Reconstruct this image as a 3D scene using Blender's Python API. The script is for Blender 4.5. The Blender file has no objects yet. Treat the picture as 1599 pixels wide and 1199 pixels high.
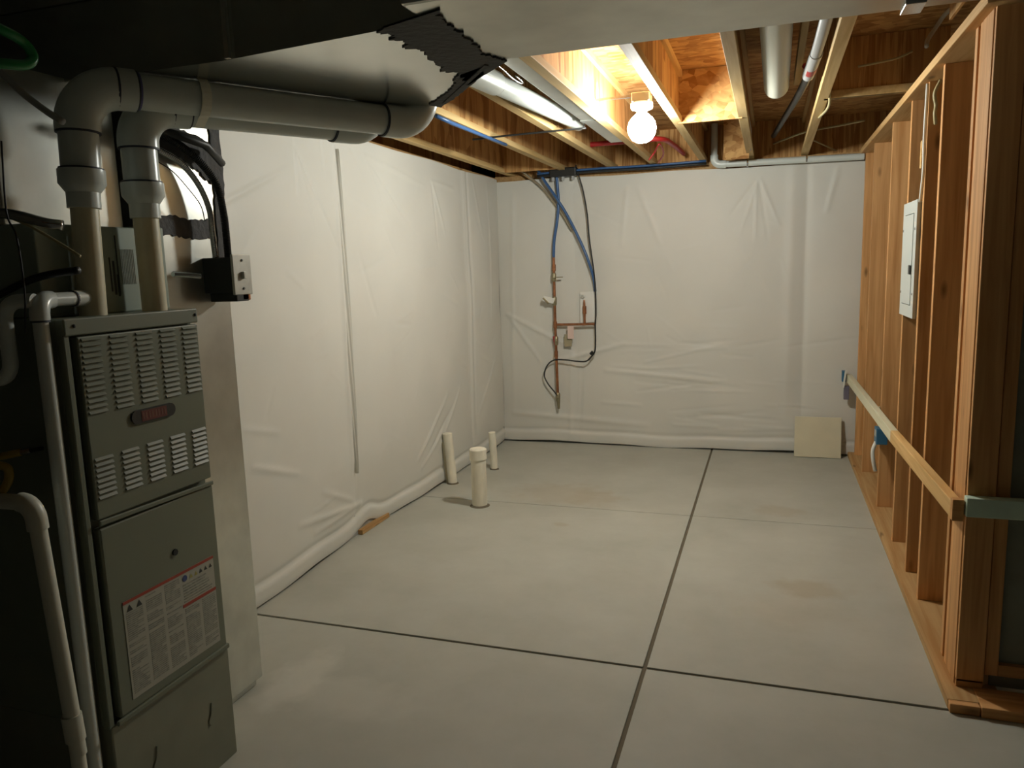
import bpy, math, random
import numpy as np
from mathutils import Vector, Matrix

random.seed(7)
rng = np.random.default_rng(5)
S = bpy.context.scene
COL = S.collection

# ------------------------------------------------------------------ camera
CAM_H, FPX, YAW, PITCH, ROLL = 1.64, 1184.4, .3289, .1504, -.0309
cy_, sy_, cp_, sp_ = math.cos(YAW), math.sin(YAW), math.cos(PITCH), math.sin(PITCH)
FW = Vector((-sy_*cp_, cy_*cp_, -sp_)); RT0 = Vector((cy_, sy_, 0)); UP0 = RT0.cross(FW)
RT = RT0*math.cos(ROLL) + UP0*math.sin(ROLL); UP = -RT0*math.sin(ROLL) + UP0*math.cos(ROLL)
CAMP = Vector((0, 0, CAM_H))
cam = bpy.data.cameras.new('camera'); camo = bpy.data.objects.new('camera', cam); COL.objects.link(camo)
camo.matrix_world = Matrix(((RT.x, UP.x, -FW.x, 0), (RT.y, UP.y, -FW.y, 0), (RT.z, UP.z, -FW.z, CAM_H), (0, 0, 0, 1)))
cam.sensor_fit = 'HORIZONTAL'; cam.sensor_width = 36.0; cam.lens = FPX*36.0/1599.0
cam.clip_start = .02; cam.clip_end = 60
S.camera = camo

def U(x, y, X=None, Y=None, Z=None, D=None):
    """point seen at photo pixel (x, y) on the plane X=, Y= or Z=, or at depth D"""
    d = FW + RT*((x-799.5)/FPX) - UP*((y-599.5)/FPX)
    if X is not None: t = X/d.x
    elif Y is not None: t = Y/d.y
    elif Z is not None: t = (Z-CAM_H)/d.z
    else: t = D
    return CAMP + d*t

# ------------------------------------------------------------------ world, light, exposure
w = bpy.data.worlds.new('world'); S.world = w; w.use_nodes = True
w.node_tree.nodes['Background'].inputs[0].default_value = (0, 0, 0, 1)
w.node_tree.nodes['Background'].inputs[1].default_value = 0.0
S.view_settings.view_transform = 'Standard'; S.view_settings.look = 'None'
S.view_settings.gamma = 1.0; S.view_settings.use_curve_mapping = False
S.view_settings.exposure = 0.0
BULB_STRENGTH = 360.0
BULB_COLOR = (.98, 1.0, .93)

# ------------------------------------------------------------------ helpers
class MB:
    def __init__(s): s.v = []; s.f = []
    def add(s, vs, fs):
        n = len(s.v); s.v += [tuple(p) for p in vs]; s.f += [tuple(i+n for i in q) for q in fs]; return s
    def box(s, a, b):
        x0, y0, z0 = [min(p, q) for p, q in zip(a, b)]; x1, y1, z1 = [max(p, q) for p, q in zip(a, b)]
        return s.add([(x0,y0,z0),(x1,y0,z0),(x1,y1,z0),(x0,y1,z0),(x0,y0,z1),(x1,y0,z1),(x1,y1,z1),(x0,y1,z1)],
                     [(0,3,2,1),(4,5,6,7),(0,1,5,4),(1,2,6,5),(2,3,7,6),(3,0,4,7)])
    def prism(s, poly, z0, z1):
        n = len(poly)
        return s.add([(x,y,z0) for x,y in poly]+[(x,y,z1) for x,y in poly],
            [tuple(range(n-1,-1,-1)), tuple(range(n,2*n))]+[(i,(i+1)%n,n+(i+1)%n,n+i) for i in range(n)])
    def bar(s, p, q, w_, h, up=(0,0,1)):
        p, q, up = Vector(p), Vector(q), Vector(up); d = (q-p).normalized(); a = d.cross(up).normalized(); b = a.cross(d)
        vs = [e+a*(i*w_/2)+b*(j*h/2) for e in (p, q) for i, j in ((-1,-1),(1,-1),(1,1),(-1,1))]
        return s.add(vs, [(0,1,2,3),(7,6,5,4),(0,4,5,1),(1,5,6,2),(2,6,7,3),(3,7,4,0)])
    def tube(s, pts, r, seg=14, cap=True):
        pts = [Vector(p) for p in pts]; n = len(pts)
        rr = r if isinstance(r, (list, tuple)) else [r]*n
        t = [(pts[min(i+1,n-1)]-pts[max(i-1,0)]).normalized() for i in range(n)]
        ref = Vector((0,0,1)) if abs(t[0].z) < .9 else Vector((1,0,0))
        a = t[0].cross(ref).normalized(); vs = []
        for i in range(n):
            if i:
                ax = t[i-1].cross(t[i])
                if ax.length > 1e-7: a = Matrix.Rotation(t[i-1].angle(t[i]), 3, ax.normalized()) @ a
            a = (a - t[i]*a.dot(t[i])).normalized(); b = t[i].cross(a)
            vs += [pts[i]+(a*math.cos(k*math.tau/seg)+b*math.sin(k*math.tau/seg))*rr[i] for k in range(seg)]
        fs = [(i*seg+k, i*seg+(k+1)%seg, (i+1)*seg+(k+1)%seg, (i+1)*seg+k) for i in range(n-1) for k in range(seg)]
        if cap: fs += [tuple(range(seg-1,-1,-1)), tuple((n-1)*seg+k for k in range(seg))]
        return s.add(vs, fs)
    def lathe(s, c, prof, seg=24, axis=(0,0,1)):
        """profile [(radius, height)] turned about axis through c"""
        c, ax = Vector(c), Vector(axis).normalized()
        return s.tube([c+ax*h for _, h in prof], [max(r, 1e-4) for r, _ in prof], seg)
    def build(s, name, mat, parent=None, bevel=0, smooth=False, label=None):
        m = bpy.data.meshes.new(name); m.from_pydata(s.v, [], s.f); m.update()
        return link(name, m, mat, parent, bevel, smooth, label)

def link(name, m, mat, parent=None, bevel=0, smooth=False, label=None):
    o = bpy.data.objects.new(name, m); COL.objects.link(o)
    if mat is not None and not m.materials: m.materials.append(mat)
    if smooth:
        m.polygons.foreach_set('use_smooth', [True]*len(m.polygons))
        if smooth == 'auto':
            md = o.modifiers.new('edges', 'EDGE_SPLIT'); md.split_angle = math.radians(40)
    if bevel:
        md = o.modifiers.new('bevel', 'BEVEL'); md.width = bevel; md.segments = 2; md.limit_method = 'ANGLE'
    if parent is not None: adopt(o, parent)
    if label: o['label'] = label
    return o

def adopt(o, parent):
    o.parent = parent
    o.matrix_parent_inverse = Matrix.Translation(-Vector(parent.location))   # meshes keep world coordinates

def tag(o, label, cat, group=None):
    o['label'] = label; o['category'] = cat
    if group: o['group'] = group
    return o

def thing(name, label, cat, loc, group=None):
    o = bpy.data.objects.new(name, None); COL.objects.link(o); o.location = loc; o.empty_display_size = .1
    return tag(o, label, cat, group)

def struct(o): o['kind'] = 'structure'; return o

def fillet(pts, r, n=6):
    """polyline with rounded corners"""
    pts = [Vector(p) for p in pts]; out = [pts[0]]
    for i in range(1, len(pts)-1):
        p, a, b = pts[i], pts[i-1]-pts[i], pts[i+1]-pts[i]
        k = min(r, a.length*(.98 if i == 1 else .49), b.length*(.98 if i == len(pts)-2 else .49)); A = p+a.normalized()*k; B = p+b.normalized()*k
        bis = (a.normalized()+b.normalized())
        if bis.length < 1e-4: continue
        th = a.angle(b)/2; c = p+bis.normalized()*(k/math.cos(th)); u0, u1 = A-c, B-c; om = u0.angle(u1)
        for j in range(n+1):
            t = j/n; out.append(c+(u0*math.sin((1-t)*om)+u1*math.sin(t*om))/math.sin(om))
    out.append(pts[-1]); return out

def spline(pts, n=8):
    """Catmull-Rom through the points"""
    P = [Vector(p) for p in pts]; P = [P[0]*2-P[1]]+P+[P[-1]*2-P[-2]]; out = []
    for i in range(1, len(P)-2):
        for j in range(n):
            t = j/n; a, b, c, d = P[i-1:i+3]
            out.append(.5*(2*b+(c-a)*t+(2*a-5*b+4*c-d)*t*t+(3*b-a-3*c+d)*t**3))
    return out+[P[-2]]

# ------------------------------------------------------------------ materials
def mat(name, col, rough=.6, metal=0, noise=0, nscale=20, spec=.5, bump=0, bscale=60, emit=0, stretch=(1,1,1), col2=None):
    m = bpy.data.materials.new(name); m.use_nodes = True; nt = m.node_tree; N = nt.nodes; L = nt.links
    b = N['Principled BSDF']; c = (*col, 1)
    b.inputs['Base Color'].default_value = c; b.inputs['Roughness'].default_value = rough
    b.inputs['Metallic'].default_value = metal; b.inputs['Specular IOR Level'].default_value = spec
    if noise or bump:
        tc = N.new('ShaderNodeTexCoord'); mp = N.new('ShaderNodeMapping'); mp.inputs['Scale'].default_value = stretch
        L.new(tc.outputs['Object'], mp.inputs[0])
    if noise:
        nz = N.new('ShaderNodeTexNoise'); nz.inputs['Scale'].default_value = nscale; nz.inputs['Detail'].default_value = 5
        L.new(mp.outputs[0], nz.inputs['Vector'])
        mx = N.new('ShaderNodeMix'); mx.data_type = 'RGBA'
        d = col2 or tuple(x*(1-noise) for x in col)
        mx.inputs[6].default_value = (*d, 1); mx.inputs[7].default_value = tuple(min(1, x*(1+(0 if col2 else noise)*.5)) for x in col)+(1,)
        rp = N.new('ShaderNodeValToRGB'); rp.color_ramp.elements[0].position = .32; rp.color_ramp.elements[1].position = .68
        L.new(nz.outputs[0], rp.inputs[0]); L.new(rp.outputs[0], mx.inputs[0]); L.new(mx.outputs[2], b.inputs['Base Color'])
    if bump:
        n2 = N.new('ShaderNodeTexNoise'); n2.inputs['Scale'].default_value = bscale; n2.inputs['Detail'].default_value = 4
        L.new(mp.outputs[0], n2.inputs['Vector'])
        bp = N.new('ShaderNodeBump'); bp.inputs['Strength'].default_value = bump; bp.inputs['Distance'].default_value = .01
        L.new(n2.outputs[0], bp.inputs['Height']); L.new(bp.outputs[0], b.inputs['Normal'])
    if emit:
        b.inputs['Emission Color'].default_value = c; b.inputs['Emission Strength'].default_value = emit
    return m

def wood(name, light, dark, axis, knot=True, rough=.65):
    """softwood with grain along axis, knots and a little variation from board to board"""
    m = bpy.data.materials.new(name); m.use_nodes = True; nt = m.node_tree; N = nt.nodes; L = nt.links
    b = N['Principled BSDF']; b.inputs['Roughness'].default_value = rough; b.inputs['Specular IOR Level'].default_value = .25
    tc = N.new('ShaderNodeTexCoord'); mp = N.new('ShaderNodeMapping'); oi = N.new('ShaderNodeObjectInfo')
    sc = [34, 34, 34]; sc['XYZ'.index(axis)] = 1.6; mp.inputs['Scale'].default_value = sc
    ad = N.new('ShaderNodeVectorMath'); ad.operation = 'ADD'
    cm = N.new('ShaderNodeCombineXYZ'); ml = N.new('ShaderNodeMath'); ml.operation = 'MULTIPLY'; ml.inputs[1].default_value = 37
    L.new(oi.outputs['Random'], ml.inputs[0])
    for i in range(3): L.new(ml.outputs[0], cm.inputs[i])
    L.new(tc.outputs['Object'], mp.inputs[0]); L.new(mp.outputs[0], ad.inputs[0]); L.new(cm.outputs[0], ad.inputs[1])
    nz = N.new('ShaderNodeTexNoise'); nz.inputs['Scale'].default_value = 1; nz.inputs['Detail'].default_value = 6; nz.inputs['Distortion'].default_value = .6
    L.new(ad.outputs[0], nz.inputs['Vector'])
    rp = N.new('ShaderNodeValToRGB'); e = rp.color_ramp.elements
    e[0].position = .3; e[0].color = (*dark, 1); e[1].position = .62; e[1].color = (*light, 1)
    L.new(nz.outputs[0], rp.inputs[0]); out = rp.outputs[0]
    if knot:
        vo = N.new('ShaderNodeTexVoronoi'); vo.inputs['Scale'].default_value = 1
        m2 = N.new('ShaderNodeMapping'); s2 = [9, 9, 9]; s2['XYZ'.index(axis)] = 3.2; m2.inputs['Scale'].default_value = s2
        a2 = N.new('ShaderNodeVectorMath'); a2.operation = 'ADD'
        L.new(tc.outputs['Object'], m2.inputs[0]); L.new(m2.outputs[0], a2.inputs[0]); L.new(cm.outputs[0], a2.inputs[1]); L.new(a2.outputs[0], vo.inputs['Vector'])
        r2 = N.new('ShaderNodeValToRGB'); r2.color_ramp.elements[0].position = .05; r2.color_ramp.elements[0].color = (.8,.8,.8,1)
        r2.color_ramp.elements[1].position = .16; r2.color_ramp.elements[1].color = (0,0,0,1)
        L.new(vo.outputs['Distance'], r2.inputs[0])
        mk = N.new('ShaderNodeMix'); mk.data_type = 'RGBA'; mk.inputs[7].default_value = (*[x*.35 for x in dark], 1)
        L.new(r2.outputs[0], mk.inputs[0]); L.new(out, mk.inputs[6]); out = mk.outputs[2]
    hs = N.new('ShaderNodeHueSaturation'); mr = N.new('ShaderNodeMapRange')
    mr.inputs[3].default_value = .82; mr.inputs[4].default_value = 1.1
    L.new(oi.outputs['Random'], mr.inputs[0]); L.new(mr.outputs[0], hs.inputs['Value']); L.new(out, hs.inputs['Color'])
    L.new(hs.outputs[0], b.inputs['Base Color'])
    bp = N.new('ShaderNodeBump'); bp.inputs['Strength'].default_value = .15; bp.inputs['Distance'].default_value = .004
    L.new(nz.outputs[0], bp.inputs['Height']); L.new(bp.outputs[0], b.inputs['Normal'])
    return m

def osb(name, light, dark, stretch):
    """strand board: elongated flakes"""
    m = bpy.data.materials.new(name); m.use_nodes = True; nt = m.node_tree; N = nt.nodes; L = nt.links
    b = N['Principled BSDF']; b.inputs['Roughness'].default_value = .75; b.inputs['Specular IOR Level'].default_value = .2
    tc = N.new('ShaderNodeTexCoord'); mp = N.new('ShaderNodeMapping'); mp.inputs['Scale'].default_value = stretch
    nz = N.new('ShaderNodeTexNoise'); nz.inputs['Scale'].default_value = 1.0; nz.inputs['Detail'].default_value = 3; nz.inputs['Distortion'].default_value = 1.5
    vo = N.new('ShaderNodeTexVoronoi'); vo.inputs['Scale'].default_value = 1.2
    L.new(tc.outputs['Object'], mp.inputs[0]); L.new(mp.outputs[0], nz.inputs['Vector']); L.new(mp.outputs[0], vo.inputs['Vector'])
    sp = N.new('ShaderNodeSeparateColor'); L.new(vo.outputs['Color'], sp.inputs[0])
    md = N.new('ShaderNodeMix'); md.inputs[0].default_value = .5; L.new(nz.outputs[0], md.inputs[2]); L.new(sp.outputs[0], md.inputs[3])
    rp = N.new('ShaderNodeValToRGB'); e = rp.color_ramp.elements; e[0].position = .25; e[0].color = (*dark,1); e[1].position = .7; e[1].color = (*light,1)
    L.new(md.outputs[0], rp.inputs[0]); L.new(rp.outputs[0], b.inputs['Base Color'])
    bp = N.new('ShaderNodeBump'); bp.inputs['Strength'].default_value = .2; bp.inputs['Distance'].default_value = .003
    L.new(md.outputs[0], bp.inputs['Height']); L.new(bp.outputs[0], b.inputs['Normal'])
    return m

def concrete(name, stains):
    """slab: grey, faint mottling and worn brown stains of their own shape at (x, y, rx, ry, strength, colour)"""
    m = bpy.data.materials.new(name); m.use_nodes = True; nt = m.node_tree; N = nt.nodes; L = nt.links
    b = N['Principled BSDF']; b.inputs['Roughness'].default_value = .62; b.inputs['Specular IOR Level'].default_value = .35
    tc = N.new('ShaderNodeTexCoord')
    nz = N.new('ShaderNodeTexNoise'); nz.inputs['Scale'].default_value = 1.7; nz.inputs['Detail'].default_value = 8; nz.inputs['Roughness'].default_value = .65
    L.new(tc.outputs['Object'], nz.inputs['Vector'])
    rp = N.new('ShaderNodeValToRGB'); e = rp.color_ramp.elements
    e[0].position = .3; e[0].color = (.415, .415, .355, 1); e[1].position = .7; e[1].color = (.50, .50, .44, 1)
    L.new(nz.outputs[0], rp.inputs[0]); out = rp.outputs[0]
    fn = N.new('ShaderNodeTexNoise'); fn.inputs['Scale'].default_value = 9; fn.inputs['Detail'].default_value = 5
    L.new(tc.outputs['Object'], fn.inputs['Vector'])
    for (x, y, rx, ry, st, c) in stains:
        mp = N.new('ShaderNodeMapping'); mp.vector_type = 'TEXTURE'
        mp.inputs['Location'].default_value = (x, y, 0); mp.inputs['Scale'].default_value = (rx, ry, 1)
        sx = N.new('ShaderNodeSeparateXYZ'); cx = N.new('ShaderNodeCombineXYZ')
        L.new(tc.outputs['Object'], mp.inputs[0]); L.new(mp.outputs[0], sx.inputs[0]); L.new(sx.outputs[0], cx.inputs[0]); L.new(sx.outputs[1], cx.inputs[1])
        ln = N.new('ShaderNodeVectorMath'); ln.operation = 'LENGTH'; L.new(cx.outputs[0], ln.inputs[0])
        ad = N.new('ShaderNodeMath'); ad.operation = 'ADD'; L.new(ln.outputs['Value'], ad.inputs[0])
        mm = N.new('ShaderNodeMath'); mm.operation = 'MULTIPLY_ADD'; mm.inputs[1].default_value = 1.3; mm.inputs[2].default_value = -.65
        L.new(fn.outputs[0], mm.inputs[0]); L.new(mm.outputs[0], ad.inputs[1])
        mr = N.new('ShaderNodeMapRange'); mr.inputs[1].default_value = .55; mr.inputs[2].default_value = 1.1; mr.inputs[3].default_value = st; mr.inputs[4].default_value = 0
        L.new(ad.outputs[0], mr.inputs[0])
        mx = N.new('ShaderNodeMix'); mx.data_type = 'RGBA'; mx.inputs[7].default_value = (*c, 1)
        L.new(mr.outputs[0], mx.inputs[0]); L.new(out, mx.inputs[6]); out = mx.outputs[2]
    L.new(out, b.inputs['Base Color'])
    bp = N.new('ShaderNodeBump'); bp.inputs['Strength'].default_value = .08; bp.inputs['Distance'].default_value = .01
    L.new(fn.outputs[0], bp.inputs['Height']); L.new(bp.outputs[0], b.inputs['Normal'])
    return m

BR = (.36, .27, .15)
M = dict(
    slab=concrete('slab concrete', [(-1.42,5.2,.42,.28,.26,BR), (-1.15,5.12,.2,.22,.2,BR), (.08,5.15,.18,.12,.28,BR), (.22,3.9,.2,.12,.36,BR),
                                    (.1,3.62,.3,.2,.12,BR), (-1.80,2.46,.12,.26,.5,(.66,.65,.58)), (-1.55,2.40,.3,.14,.3,(.64,.63,.56)), (-1.25,4.55,.06,.04,.3,BR)]),
    joint=mat('joint dirt', (.15,.125,.085), .9),
    concrete=mat('foundation concrete', (.36,.36,.33), .85, noise=.3, nscale=4, bump=.2),
    blanket=mat('white vinyl blanket', (.71,.695,.635), .5, noise=.05, nscale=1.5, spec=.4),
    pleat=mat('seam vinyl', (.69,.675,.61), .5),
    osbweb=osb('strand board web', (.64,.38,.15), (.36,.17,.055), (60, 14, 3)),
    osbblock=osb('strand board blocking', (.64,.38,.15), (.36,.17,.055), (14, 14, 22)),
    subfloor=osb('strand board subfloor', (.64,.38,.15), (.36,.17,.055), (12, 22, 12)),
    flange=wood('flange lumber', (.66,.47,.22), (.52,.34,.13), 'Y', False),
    stud=wood('stud lumber', (.72,.39,.16), (.52,.25,.085), 'Z'),
    plate=wood('plate lumber', (.66,.42,.19), (.52,.28,.10), 'Y'),
    studx=wood('stud lumber laid across', (.72,.39,.16), (.52,.25,.085), 'X'),
    greenboard=mat('pale green painted board', (.68,.85,.70), .6, noise=.1, nscale=12),
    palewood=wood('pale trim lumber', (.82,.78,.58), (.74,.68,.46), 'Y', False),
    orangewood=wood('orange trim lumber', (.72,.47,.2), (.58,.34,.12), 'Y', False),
    galv=mat('galvanized steel', (.63,.64,.59), .30, .9, noise=.12, nscale=7, bump=.02, bscale=3),
    galvshiny=mat('bright galvanized steel', (.58,.60,.56), .20, .95, noise=.1, nscale=5, bump=.03, bscale=2.5),
    mastic=mat('grey duct mastic', (.055,.052,.05), .75, bump=.5, bscale=40),
    furnace=mat('grey green enamel', (.185,.205,.15), .45, noise=.05, nscale=3),
    furnacedark=mat('dark screw and sight glass', (.02,.022,.018), .7),
    furnacebase=mat('base galvanized', (.26,.27,.21), .5, .3, noise=.1, nscale=6),
    coil=mat('coil cabinet steel', (.30,.35,.29), .5, .1, noise=.06, nscale=4),
    pvc=mat('white pvc', (.66,.70,.66), .28, noise=.04, nscale=6),
    pvccream=mat('cream pvc', (.66,.60,.42), .4, noise=.08, nscale=9),
    pvcdust=mat('dusty cream pvc', (.86,.81,.66), .55, noise=.16, nscale=16, stretch=(1,1,.35)),
    primer=mat('dark primer ring', (.045,.05,.07), .6),
    purple=mat('purple primer', (.13,.12,.30), .5),
    strap=mat('pale hanger strap', (.90,.87,.74), .55),
    copper=mat('aged copper', (.40,.17,.08), .4, .7, noise=.3, nscale=30),
    brass=mat('brass', (.36,.31,.20), .4, .7),
    steel=mat('zinc steel', (.6,.6,.6), .22, 1.0),
    pexblue=mat('blue pex', (.045,.12,.29), .35),
    pextan=mat('tan pex', (.32,.26,.17), .5),
    red=mat('red pex', (.36,.02,.02), .4),
    black=mat('black rubber', (.015,.015,.014), .5),
    blackmetal=mat('dark steel box', (.03,.03,.028), .45, .4),
    greycover=mat('grey cover plate', (.50,.49,.43), .45, .3, noise=.1, nscale=30),
    panel=mat('panel grey enamel', (.52,.55,.52), .45),
    white=mat('white plastic', (.78,.77,.72), .45),
    paper=mat('pink paper tag', (.72,.55,.48), .8),
    kraft=mat('plain tan', (.36,.31,.2), .8),
    board=mat('cream board', (.72,.66,.48), .6, noise=.06, nscale=5),
    bluebox=mat('blue plastic box', (.03,.13,.24), .45),
    yellow=mat('yellow gas tube', (.45,.31,.05), .4),
    green=mat('green hose', (.02,.24,.06), .3),
    label=mat('label paper', (.43,.43,.36), .6),
    print=mat('faint print', (.20,.21,.18), .7, noise=.6, nscale=90, col2=(.36,.36,.30)),
    redprint=mat('red print', (.36,.06,.035), .6),
    yellowprint=mat('yellow print', (.42,.36,.10), .6),
    blueprint=mat('blue print', (.05,.07,.20), .6),
    nameplate=mat('dark nameplate', (.03,.032,.03), .4),
    namered=mat('nameplate red', (.13,.03,.022), .45),
    namemark=mat('nameplate mark', (.165,.07,.045), .45),
    grey=mat('grey pvc conduit', (.42,.42,.41), .45),
    dwv=mat('grey white drain pipe', (.66,.66,.56), .4),
    insul=mat('cable sheath', (.50,.44,.24), .5),
    whitecable=mat('white cable', (.7,.69,.62), .5),
    porcelain=mat('white porcelain', (.85,.84,.8), .3),
    bulb=mat('glowing bulb', BULB_COLOR, .4, emit=BULB_STRENGTH),
)

# ================================================================== THE SETTING
XL, YB, ZJ, ZS = -2.42, 6.80, 2.484, 2.786         # left wall, back wall, joist underside, subfloor underside
X0, X1, Y0 = -3.4, 2.8, -3.0                       # outer shell

floor = struct(MB().box((X0,Y0,-.15), (X1,YB+.3,-.007)).build('floor', M['joint']))
xs = [X0, -.458, X1]; ys = [Y0, 2.921, 4.914, YB+.3]
gy = [0, .008, .0035, 0]
for i in range(2):
    for j in range(3):
        a = (xs[i]+(.008 if i else 0), ys[j]+gy[j], -.02); b = (xs[i+1]-(0 if i else .008), ys[j+1]-gy[j+1], 0)
        MB().box(a, b).build('slab_panel', M['slab'], floor, bevel=.003)

wl = struct(MB().box((XL-.25,Y0,0), (XL-.03,YB+.3,2.45)).build('wall_left', M['concrete']))
MB().box((XL-.2,Y0,2.45), (XL-.04,YB+.2,ZJ)).build('sill_plate', M['plate'], wl)
wb = struct(MB().box((XL-.03,YB+.03,0), (X1,YB+.25,2.42)).build('wall_back', M['concrete']))
MB().box((XL-.03,YB+.05,2.42), (X1,YB+.2,ZJ)).build('sill_plate', M['plate'], wb)
rimj = MB().box((XL-.03,YB+.08,ZJ), (X1,YB+.12,ZS)).build('rim_board', M['osbweb'], wb)
wf = struct(MB().box((X0,Y0-.2,0), (X1,Y0,2.5)).build('wall_front', M['concrete']))
struct(MB().box((X1,Y0,0), (X1+.2,YB+.3,2.5)).build('wall_outer', M['concrete']))
struct(MB().box((X0-.2,Y0,0), (X0,YB+.3,2.5)).build('wall_side', M['concrete']))
# ---- insulation blankets
def ridge(S_, Z, p, q, w_, h):
    """soft crease along the segment p-q in wall coordinates"""
    p, q = np.array(p), np.array(q); d = q-p; L2 = d@d
    t = np.clip(((S_-p[0])*d[0]+(Z-p[1])*d[1])/L2, 0, 1)
    r = np.hypot(S_-p[0]-t*d[0], Z-p[1]-t*d[1])
    return h*np.exp(-(r/w_)**2)*np.sin(np.pi*np.clip(t*.9+.1, 0, 1))**.5

def blanket(name, s0, s1, zt, seams, creases, hem, place, parent, label, pil=.035):
    ds = .0125; s = np.arange(s0, s1+ds/2, ds); nz = 190; tt = np.linspace(0, 1, nz)
    top = zt(s); bot = hem(s)
    Sg = np.repeat(s[None], nz, 0); Zg = bot[None]+(top-bot)[None]*tt[:, None]
    D = np.zeros_like(Sg)
    ed = [s0]+list(seams)+[s1]
    for a, b in zip(ed[:-1], ed[1:]):                       # pillow between the seams
        k = (Sg >= a) & (Sg <= b); u = (Sg-a)/(b-a)
        D += np.where(k, pil*np.sin(np.pi*np.clip(u,0,1))**.6, 0)
    D *= np.sin(np.pi*np.clip(Zg/2.45, .03, .97))**.35
    for c in creases: D += ridge(Sg, Zg, *c)
    for f, a, ph in ((5.1,.004,.3),(9.7,.0025,1.7),(2.3,.007,2.2),(17,.0012,.9)):
        D += a*np.sin(f*Sg+1.9*np.sin(1.3*Zg+ph)+ph)*np.cos(.7*f*Zg+ph*2)
    D += .012*np.exp(-((Zg-bot-.045)/.05)**4)               # rolled hem along the floor
    D -= .010*np.exp(-((Zg-bot-.105)/.016)**2)
    V = place(Sg, Zg, D).reshape(-1, 3); ns = len(s)
    i = np.arange(nz-1)[:, None]*ns+np.arange(ns-1)[None]
    F = np.stack([i, i+1, i+ns+1, i+ns], -1).reshape(-1, 4)
    m = bpy.data.meshes.new(name); m.from_pydata(V.tolist(), [], F.tolist()); m.update()
    return link(name, m, M['blanket'], parent, smooth=True, label=label)

SA, SB = 4.03, 5.95
crL = [((SA-.055,2.42),(SA-.055,.4),.020,.012), ((SB,2.45),(SB+.03,.2),.038,.016), ((SB+.075,2.45),(SB+.085,.3),.016,-.010),
       ((3.57,2.33),(3.96,1.78),.007,-.012), ((3.57,2.33),(3.72,1.88),.007,.008), ((3.57,2.42),(3.55,2.0),.008,-.009), ((3.5,2.2),(2.8,1.92),.012,.006), ((3.85,2.42),(3.86,2.2),.006,-.012),
       ((4.32,2.36),(4.75,2.02),.010,.008), ((4.32,2.36),(5.0,1.88),.012,-.007), ((4.32,2.36),(5.2,2.25),.012,.006), ((4.32,2.36),(4.6,1.9),.01,.006), ((4.15,2.42),(4.3,2.25),.008,-.008),
       ((5.3,2.3),(5.5,1.92),.011,.009), ((5.3,2.3),(5.75,2.28),.013,.008), ((5.3,2.3),(5.35,1.8),.011,-.006), ((6.5,2.4),(6.45,1.2),.014,.008), ((6.15,2.4),(6.3,1.9),.012,.006),
       ((4.08,.20),(3.35,.30),.016,.010), ((4.08,.20),(3.5,.20),.014,.008), ((4.0,.24),(3.6,.42),.014,.007), ((3.0,.72),(3.4,.58),.014,.008), ((2.95,.92),(3.25,.84),.014,.006),
       ((4.85,.30),(5.4,.70),.016,.009), ((5.0,.28),(5.5,.58),.014,-.008), ((5.2,.28),(5.7,.72),.013,.008), ((4.9,.22),(5.3,.42),.012,.007), ((6.1,.4),(6.6,.9),.014,.006)]
for k in range(46):
    a = rng.uniform(2.6, 6.6); z = rng.uniform(.2, 2.2); ang = rng.uniform(-1.2, 1.2); l = rng.uniform(.12, .45)
    crL.append(((a,z),(a+l*math.cos(ang), z+l*math.sin(ang)), rng.uniform(.008,.016), rng.choice((-1,1))*rng.uniform(.0015,.0035)))
def hemL(s): return .012+.055*np.exp(-((s-4.18)/.13)**2)+.006*np.sin(4*s)+.004*np.sin(11*s+1)
def topL(s): return 2.452+.006*np.sin(5*s)
def placeL(s, z, d):
    bow = .05*np.exp(-((s-4.1)/.6)**2)*np.clip((.5-z)/.5, 0, 1)-.0
    return np.stack([XL+.012+d-bow, s, z], -1)
bl = blanket('insulation_blanket', 2.05, YB-.01, topL, (SA, SB), crL, hemL, placeL, wl, 'white vinyl faced insulation blanket on the long side wall')
# gathered seam: slanting pleats between two sheets of the blanket
nz, ny = 230, 26; vs = []; fs = []
for i in range(nz):
    z = .42+(2.36-.42)*i/(nz-1); k = (z-.42)/1.94; wd = .006+.062*math.sin(math.pi*k)**.5
    for j in range(ny):
        u = j/(ny-1); ph = (u*2.7+z*1.6)*math.tau
        vs.append((XL+.014+(.016+.0055*math.sin(ph))*math.sin(math.pi*u)**.5, SA-.028+(u-.2)*wd, z))
for i in range(nz-1):
    for j in range(ny-1): b_ = i*ny+j; fs.append((b_, b_+1, b_+ny+1, b_+ny))
MB().add(vs, fs).build('seam_pleats', M['pleat'], bl, smooth=True)

XB0, XB1 = XL+.01, .84
crB = [((-1.72,.85),(-1.75,.06),.02,.014), ((-1.62,.8),(-1.66,.1),.014,-.008), ((.17,2.4),(.15,.15),.045,.012), ((.27,2.4),(.27,.3),.03,-.008), ((-2.25,2.3),(-2.3,.3),.02,.01),
       ((-2.33,1.22),(-1.75,.92),.018,.016), ((-2.33,1.22),(-2.0,.75),.016,.012), ((-1.85,.78),(-1.2,.95),.02,.016), ((-1.4,.7),(-.4,.62),.02,.012),
       ((-2.3,.28),(-1.0,.2),.025,.014), ((-.1,2.33),(.08,1.9),.012,.007), ((-.1,2.33),(-.35,2.0),.012,-.006), ((-.12,2.3),(-.12,1.8),.011,.006), ((-.1,2.33),(-.02,1.8),.01,-.005), ((-.1,2.33),(-.25,1.85),.011,.005),
       ((-1.2,2.3),(-1.25,1.8),.02,.008), ((-1.1,2.3),(-.9,1.8),.02,.007), ((.5,2.35),(.42,2.0),.02,.01)]
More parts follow.
